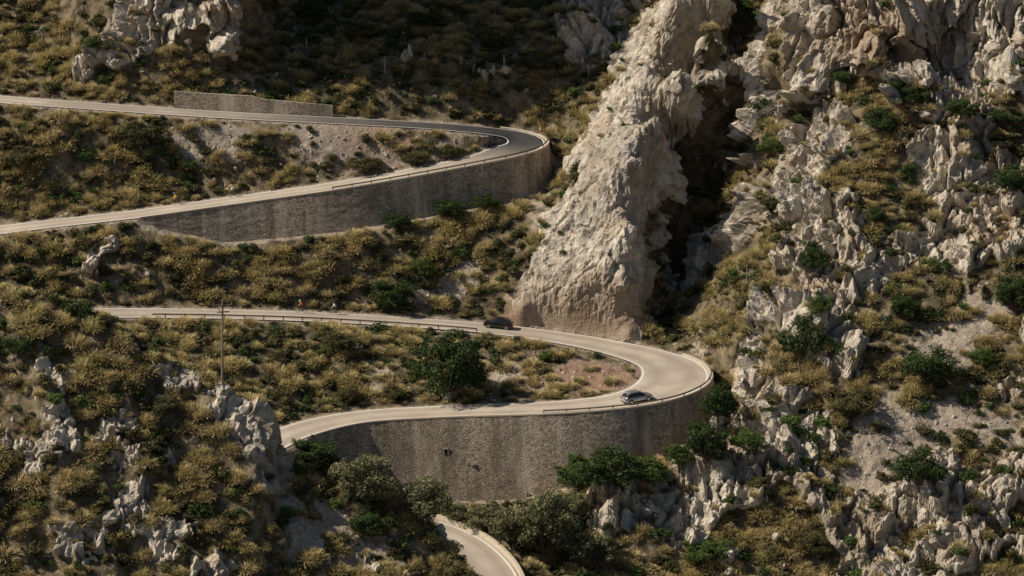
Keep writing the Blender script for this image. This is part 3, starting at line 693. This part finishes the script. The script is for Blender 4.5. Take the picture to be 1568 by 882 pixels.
# ------------------------------------------------------------------ cars
M_GL=plain('car_glass',(.02,.022,.025),.08); M_TY=plain('tyre_rubber',(.02,.02,.02),.8); M_RIM=plain('alloy',(.4,.4,.4),.3,.9); M_TRIM=plain('black_trim',(.03,.03,.03),.6)
M_LT=plain('headlight',(.6,.6,.62),.15); M_RL=plain('tail_light',(.35,.02,.015),.25)
def car(loc,tan,paint,suv=True,L=4.6):
    e=empty('car',loc,math.atan2(tan[1],tan[0]),-math.asin(tan[2]))
    Hh=1.58 if suv else 1.46
    st=[(-2.28,.42,.80,.84,.74,.70),(-2.22,.30,.92,.97,.86,.76),(-2.05,.24,.98,1.12,.90,.70),(-1.75,.22,1.0,Hh-.10,.91,.64),(-1.3,.22,.99,Hh-.01,.92,.64),(-.5,.22,.97,Hh,.93,.65),(.2,.22,.96,Hh-.03,.93,.64),(.62,.22,.95,Hh-.16,.93,.62),(1.15,.22,.94,1.04,.92,.70),(1.35,.22,.92,.98,.91,.74),(1.9,.23,.84,.89,.88,.72),(2.15,.28,.74,.80,.82,.66),(2.28,.38,.62,.66,.70,.6)]
    m=MB(); V=[]
    def ring(s):
        x,zb,zl,zt,hw,ht=s; x*=L/4.56
        h=[(0,zb),(hw*.86,zb),(hw,zb+.16),(hw*1.01,(zb+zl)/2+.05),(hw*.985,zl),(ht,zt-.05),(ht*.82,zt),(0,zt+.02)]
        return [(x,y,z) for y,z in h]+[(x,-y,z) for y,z in h[-2:0:-1]]
    for s in st: V+=ring(s)
    n=14; Fs=[];mi=[]
    for i in range(len(st)-1):
        for k in range(n):
            Fs.append((i*n+k,i*n+(k+1)%n,(i+1)*n+(k+1)%n,(i+1)*n+k)); g=0
            if k in(4,9) and 2<=i<=7: g=1
            if k in(5,6,7,8) and i in(2,7): g=1
            if k in(0,13,1,12): g=2
            mi.append(g)
    Fs+=[tuple(range(n)),tuple((len(st)-1)*n+k for k in range(n))[::-1]]; mi+=[0,0]
    m.V=V;m.F=Fs;m.M=mi;m.A=[0]*len(V)
    o=m.obj('body',[paint,M_GL,M_TRIM],parent=e)
    bm=bmesh.new(); bm.from_mesh(o.data); bmesh.ops.recalc_face_normals(bm,faces=bm.faces); bm.to_mesh(o.data); bm.free()
    b=o.modifiers.new('bevel','BEVEL'); b.width=.03; b.segments=2; b.limit_method='ANGLE'; b.angle_limit=.5
    m=MB()
    for sx in(-1.38,1.38):
        for sy in(-1,1):
            m.cyl((sx,sy*.80,.34),.41,.26,24,2); m.cyl((sx,sy*.84,.34),.34,.24,24,0); m.cyl((sx,sy*.87,.34),.22,.2,12,1)
    m.obj('wheels',[M_TY,M_RIM,M_TRIM],parent=e)
    m=MB()
    for sy in(-1,1):
        m.box((2.13,sy*.62,.72),(.2,.3,.13),0); m.box((-2.22,sy*.68,.9),(.12,.24,.22),1); m.box((.75,sy*1.0,1.0),(.16,.2,.13),2)
        m.box((-.6,sy*.60,Hh+.03),(1.9,.05,.05),2); m.box((-.42,sy*.80,1.24),(.07,.12,.5),2)
        m.box((-.35,sy*.945,.86),(.18,.03,.04),2); m.box((.45,sy*.945,.86),(.18,.03,.04),2)
    m.box((2.26,0,.52),(.08,1.0,.18),2); m.box((2.31,0,.45),(.02,.5,.11),0); m.box((-2.31,0,.66),(.02,.5,.11),0); m.box((-2.26,0,.42),(.1,1.3,.16),2)
    m.obj('lights_and_trim',[M_LT,M_RL,M_TRIM],parent=e)
    return e
def on_road(R,u,after,off):
    U=proj(R.P)[0]; c=[i for i in range(len(U)) if (i>R.tip)==after]; i=min(c,key=lambda k:abs(U[k]-u))
    t=R.P[min(i+2,len(U)-1)]-R.P[i-2]; t=t/np.linalg.norm(t); p=R.P[i]+R.R[i]*off+np.array([0,0,.03]); return p,t
p,t=on_road(RB,970,False,1.7); car(p,t,plain('silver_blue_paint',(.36,.40,.48),.28,.6,.8,.02))
p,t=on_road(RB,762,True,.9); car(p,t,plain('black_paint',(.012,.012,.014),.2,.2,.8,.02),True,4.5)
# ------------------------------------------------------------------ cyclists
M_SKIN=plain('skin',(.42,.26,.18),.6,var=.05); M_BLK=plain('black_lycra',(.015,.015,.018),.6); M_BIKE=plain('bike_frame',(.05,.05,.06),.3,.3)
def cyclist(loc,tan,jersey,helm):
    e=empty('cyclist',loc,math.atan2(tan[1],tan[0]),-math.asin(tan[2]),1.12)
    m=MB(); 
    for x in(-.5,.5):
        m.torus((x,0,.34),.33,.02,28,5,0)
        for k in range(10):
            a=k*math.pi/5; m.tube([(x,0,.34),(x+.32*math.cos(a),0,.34+.32*math.sin(a))],[.004,.004],3,1)
    bb=(-.08,0,.28); seat=(-.22,0,.86); hd=(.36,0,.82)
    for a,b in ((bb,seat),(bb,(.40,0,.70)),((-.2,0,.78),hd),((-.5,0,.34),bb),((-.5,0,.34),(-.2,0,.78)),((.5,0,.34),(.40,0,.68)),((.40,0,.68),(.35,0,.92)),(seat,(-.24,0,.95))): m.tube([a,b],[.022,.022],6,1)
    m.box((-.22,0,.97),(.26,.13,.05),0); m.tube([(.37,-.21,.93),(.37,.21,.93)],[.014,.014],6,0)
    for s in(-1,1): m.tube([(.37,s*.21,.93),(.47,s*.21,.92),(.49,s*.21,.84),(.42,s*.21,.80)],[.014]*4,6,0)
    m.cyl((bb[0],0,bb[2]),.09,.03,14,1); m.tube([(bb[0],.09,bb[2]),(.06,.09,.18)],[.012]*2,5,1); m.tube([(bb[0],-.09,bb[2]),(-.22,-.09,.38)],[.012]*2,5,1)
    m.box((.06,.13,.17),(.1,.08,.02),0); m.box((-.22,-.13,.38),(.1,.08,.02),0)
    m.obj('bicycle',[M_TY,M_BIKE],parent=e)
    J=[((-.22,0,1.06),.15,1,-1),((-.08,0,1.20),.14,0,0),((.08,0,1.34),.155,0,1),((.17,0,1.44),.09,0,2),((.22,0,1.51),.055,2,3),((.27,0,1.58),.085,2,4),((.285,0,1.66),.095,2,5)]
    for s in(-1,1):
        b=len(J); J+= [((.13,s*.17,1.40),.065,0,3),((.24,s*.21,1.20),.045,0,b),((.36,s*.20,1.04),.035,2,b+1),((.42,s*.20,.97),.03,2,b+2),((.46,s*.205,.945),.028,2,b+3)]
        for f in range(4): 
            k=len(J); J+=[((.475,s*(.185+.015*f),.935),.010,2,b+4),((.50+.003*f,s*(.185+.015*f),.90),.008,2,k)]
        k=len(J); J+=[((.44,s*.18,.92),.010,2,b+3)]
        kn,an,to=(((.17,s*.12,.80),(.0,s*.12,.28),(.12,s*.13,.22)) if s>0 else ((.13,s*.12,.98),(-.24,s*.12,.50),(-.13,s*.13,.42)))
        b=len(J); J+=[((-.18,s*.10,1.0),.105,1,0),(kn,.062,1 ,b),(tuple((np.array(kn)*.55+np.array(an)*.45)),.055,2,b+1),(an,.035,2,b+2),(to,.035,3,b+3)]
    me=bpy.data.meshes.new('rider'); me.from_pydata([j[0] for j in J],[(i,j[3]) for i,j in enumerate(J) if j[3]>=0],[])
    o=bpy.data.objects.new('rider',me); scene.collection.objects.link(o); md=o.modifiers.new('s','SKIN'); md.use_smooth_shade=True
    for i,j in enumerate(J): me.skin_vertices[0].data[i].radius=(j[1],j[1]); me.skin_vertices[0].data[i].use_root=(i==0)
    sb=o.modifiers.new('d','SUBSURF'); sb.levels=1; sb.render_levels=1
    dg=bpy.context.evaluated_depsgraph_get(); nm=bpy.data.meshes.new_from_object(o.evaluated_get(dg)); bpy.data.objects.remove(o)
    for mt in(jersey,M_BLK,M_SKIN,M_TRIM): nm.materials.append(mt)
    JP=np.array([j[0] for j in J])
    for pl in nm.polygons:
        k=int(((JP-np.array(pl.center))**2).sum(1).argmin()); pl.material_index=J[k][2]; pl.use_smooth=True
    o=bpy.data.objects.new('rider',nm); scene.collection.objects.link(o); o.parent=e
    bm=bmesh.new(); bmesh.ops.create_icosphere(bm,subdivisions=2,radius=.125)
    for v in bm.verts:
        v.co.x*=1.2; v.co.z=max(v.co.z,-.02)*.95
    hm=bpy.data.meshes.new('helmet'); bm.to_mesh(hm); bm.free(); hm.materials.append(helm); h=bpy.data.objects.new('helmet',hm); scene.collection.objects.link(h); h.parent=e; h.location=(.28,0,1.67); h.rotation_euler=(0,.15,0)
    m=MB(); m.tube([(.37,0,1.64),(.405,0,1.615)],[.014,.018],5); 
    for s in(-1,1): m.box((.28,s*.10,1.63),(.035,.015,.055))
    m.obj('nose_and_ears',[M_SKIN],parent=e); m=MB(); m.box((.365,0,1.655),(.03,.14,.035)); m.box((.378,0,1.585),(.01,.05,.01)); m.obj('glasses_and_mouth',[M_TRIM],parent=e)
wj=plain('white_jersey',(.82,.80,.78),.7); rj=plain('red_jersey',(.72,.13,.04),.7); yj=plain('yellow_jersey',(.78,.52,.04),.7); bj=plain('blue_jersey',(.10,.28,.65),.7)
for R,u,aft,off,jj,hh in ((RB,462,True,2.2,rj,wj),(RB,511,True,2.1,wj,plain('black_helmet',(.03,.03,.03),.4)),(RA,362,False,-2.4,wj,wj),(RA,269,False,-2.5,yj,bj)):
    p,t=on_road(R,u,aft,off)
    if R is RA: t=-t
    cyclist(p,t,jj,hh)
# ------------------------------------------------------------------ light, world, camera
sd=np.array([-.71,-.10,.65]); sd/=np.linalg.norm(sd)
sun=bpy.data.lights.new('sun','SUN'); sun.energy=5; sun.angle=math.radians(.5); sun.color=(1,.89,.73)
so=bpy.data.objects.new('sun',sun); scene.collection.objects.link(so); so.rotation_euler=Vector(sd).to_track_quat('Z','Y').to_euler()
w=bpy.data.worlds.new('World'); scene.world=w; w.use_nodes=True; nt=w.node_tree; sk=nt.nodes.new('ShaderNodeTexSky'); sk.sky_type='NISHITA'; sk.sun_disc=False
sk.sun_elevation=math.asin(sd[2]); sk.sun_rotation=math.atan2(sd[0],sd[1]); nt.links.new(sk.outputs[0],nt.nodes['Background'].inputs[0]); nt.nodes['Background'].inputs[1].default_value=.055
cam=bpy.data.cameras.new('camera'); cam.sensor_width=36; cam.lens=F/1568*36; cam.clip_end=3000; cam.clip_start=1
co=bpy.data.objects.new('camera',cam); scene.collection.objects.link(co); co.location=(0,0,CAMZ); co.rotation_euler=(math.pi/2-PITCH,0,0); scene.camera=co
scene.view_settings.view_transform='Standard'; scene.view_settings.look='None'; scene.view_settings.exposure=0
print('done',time.time()-T0)
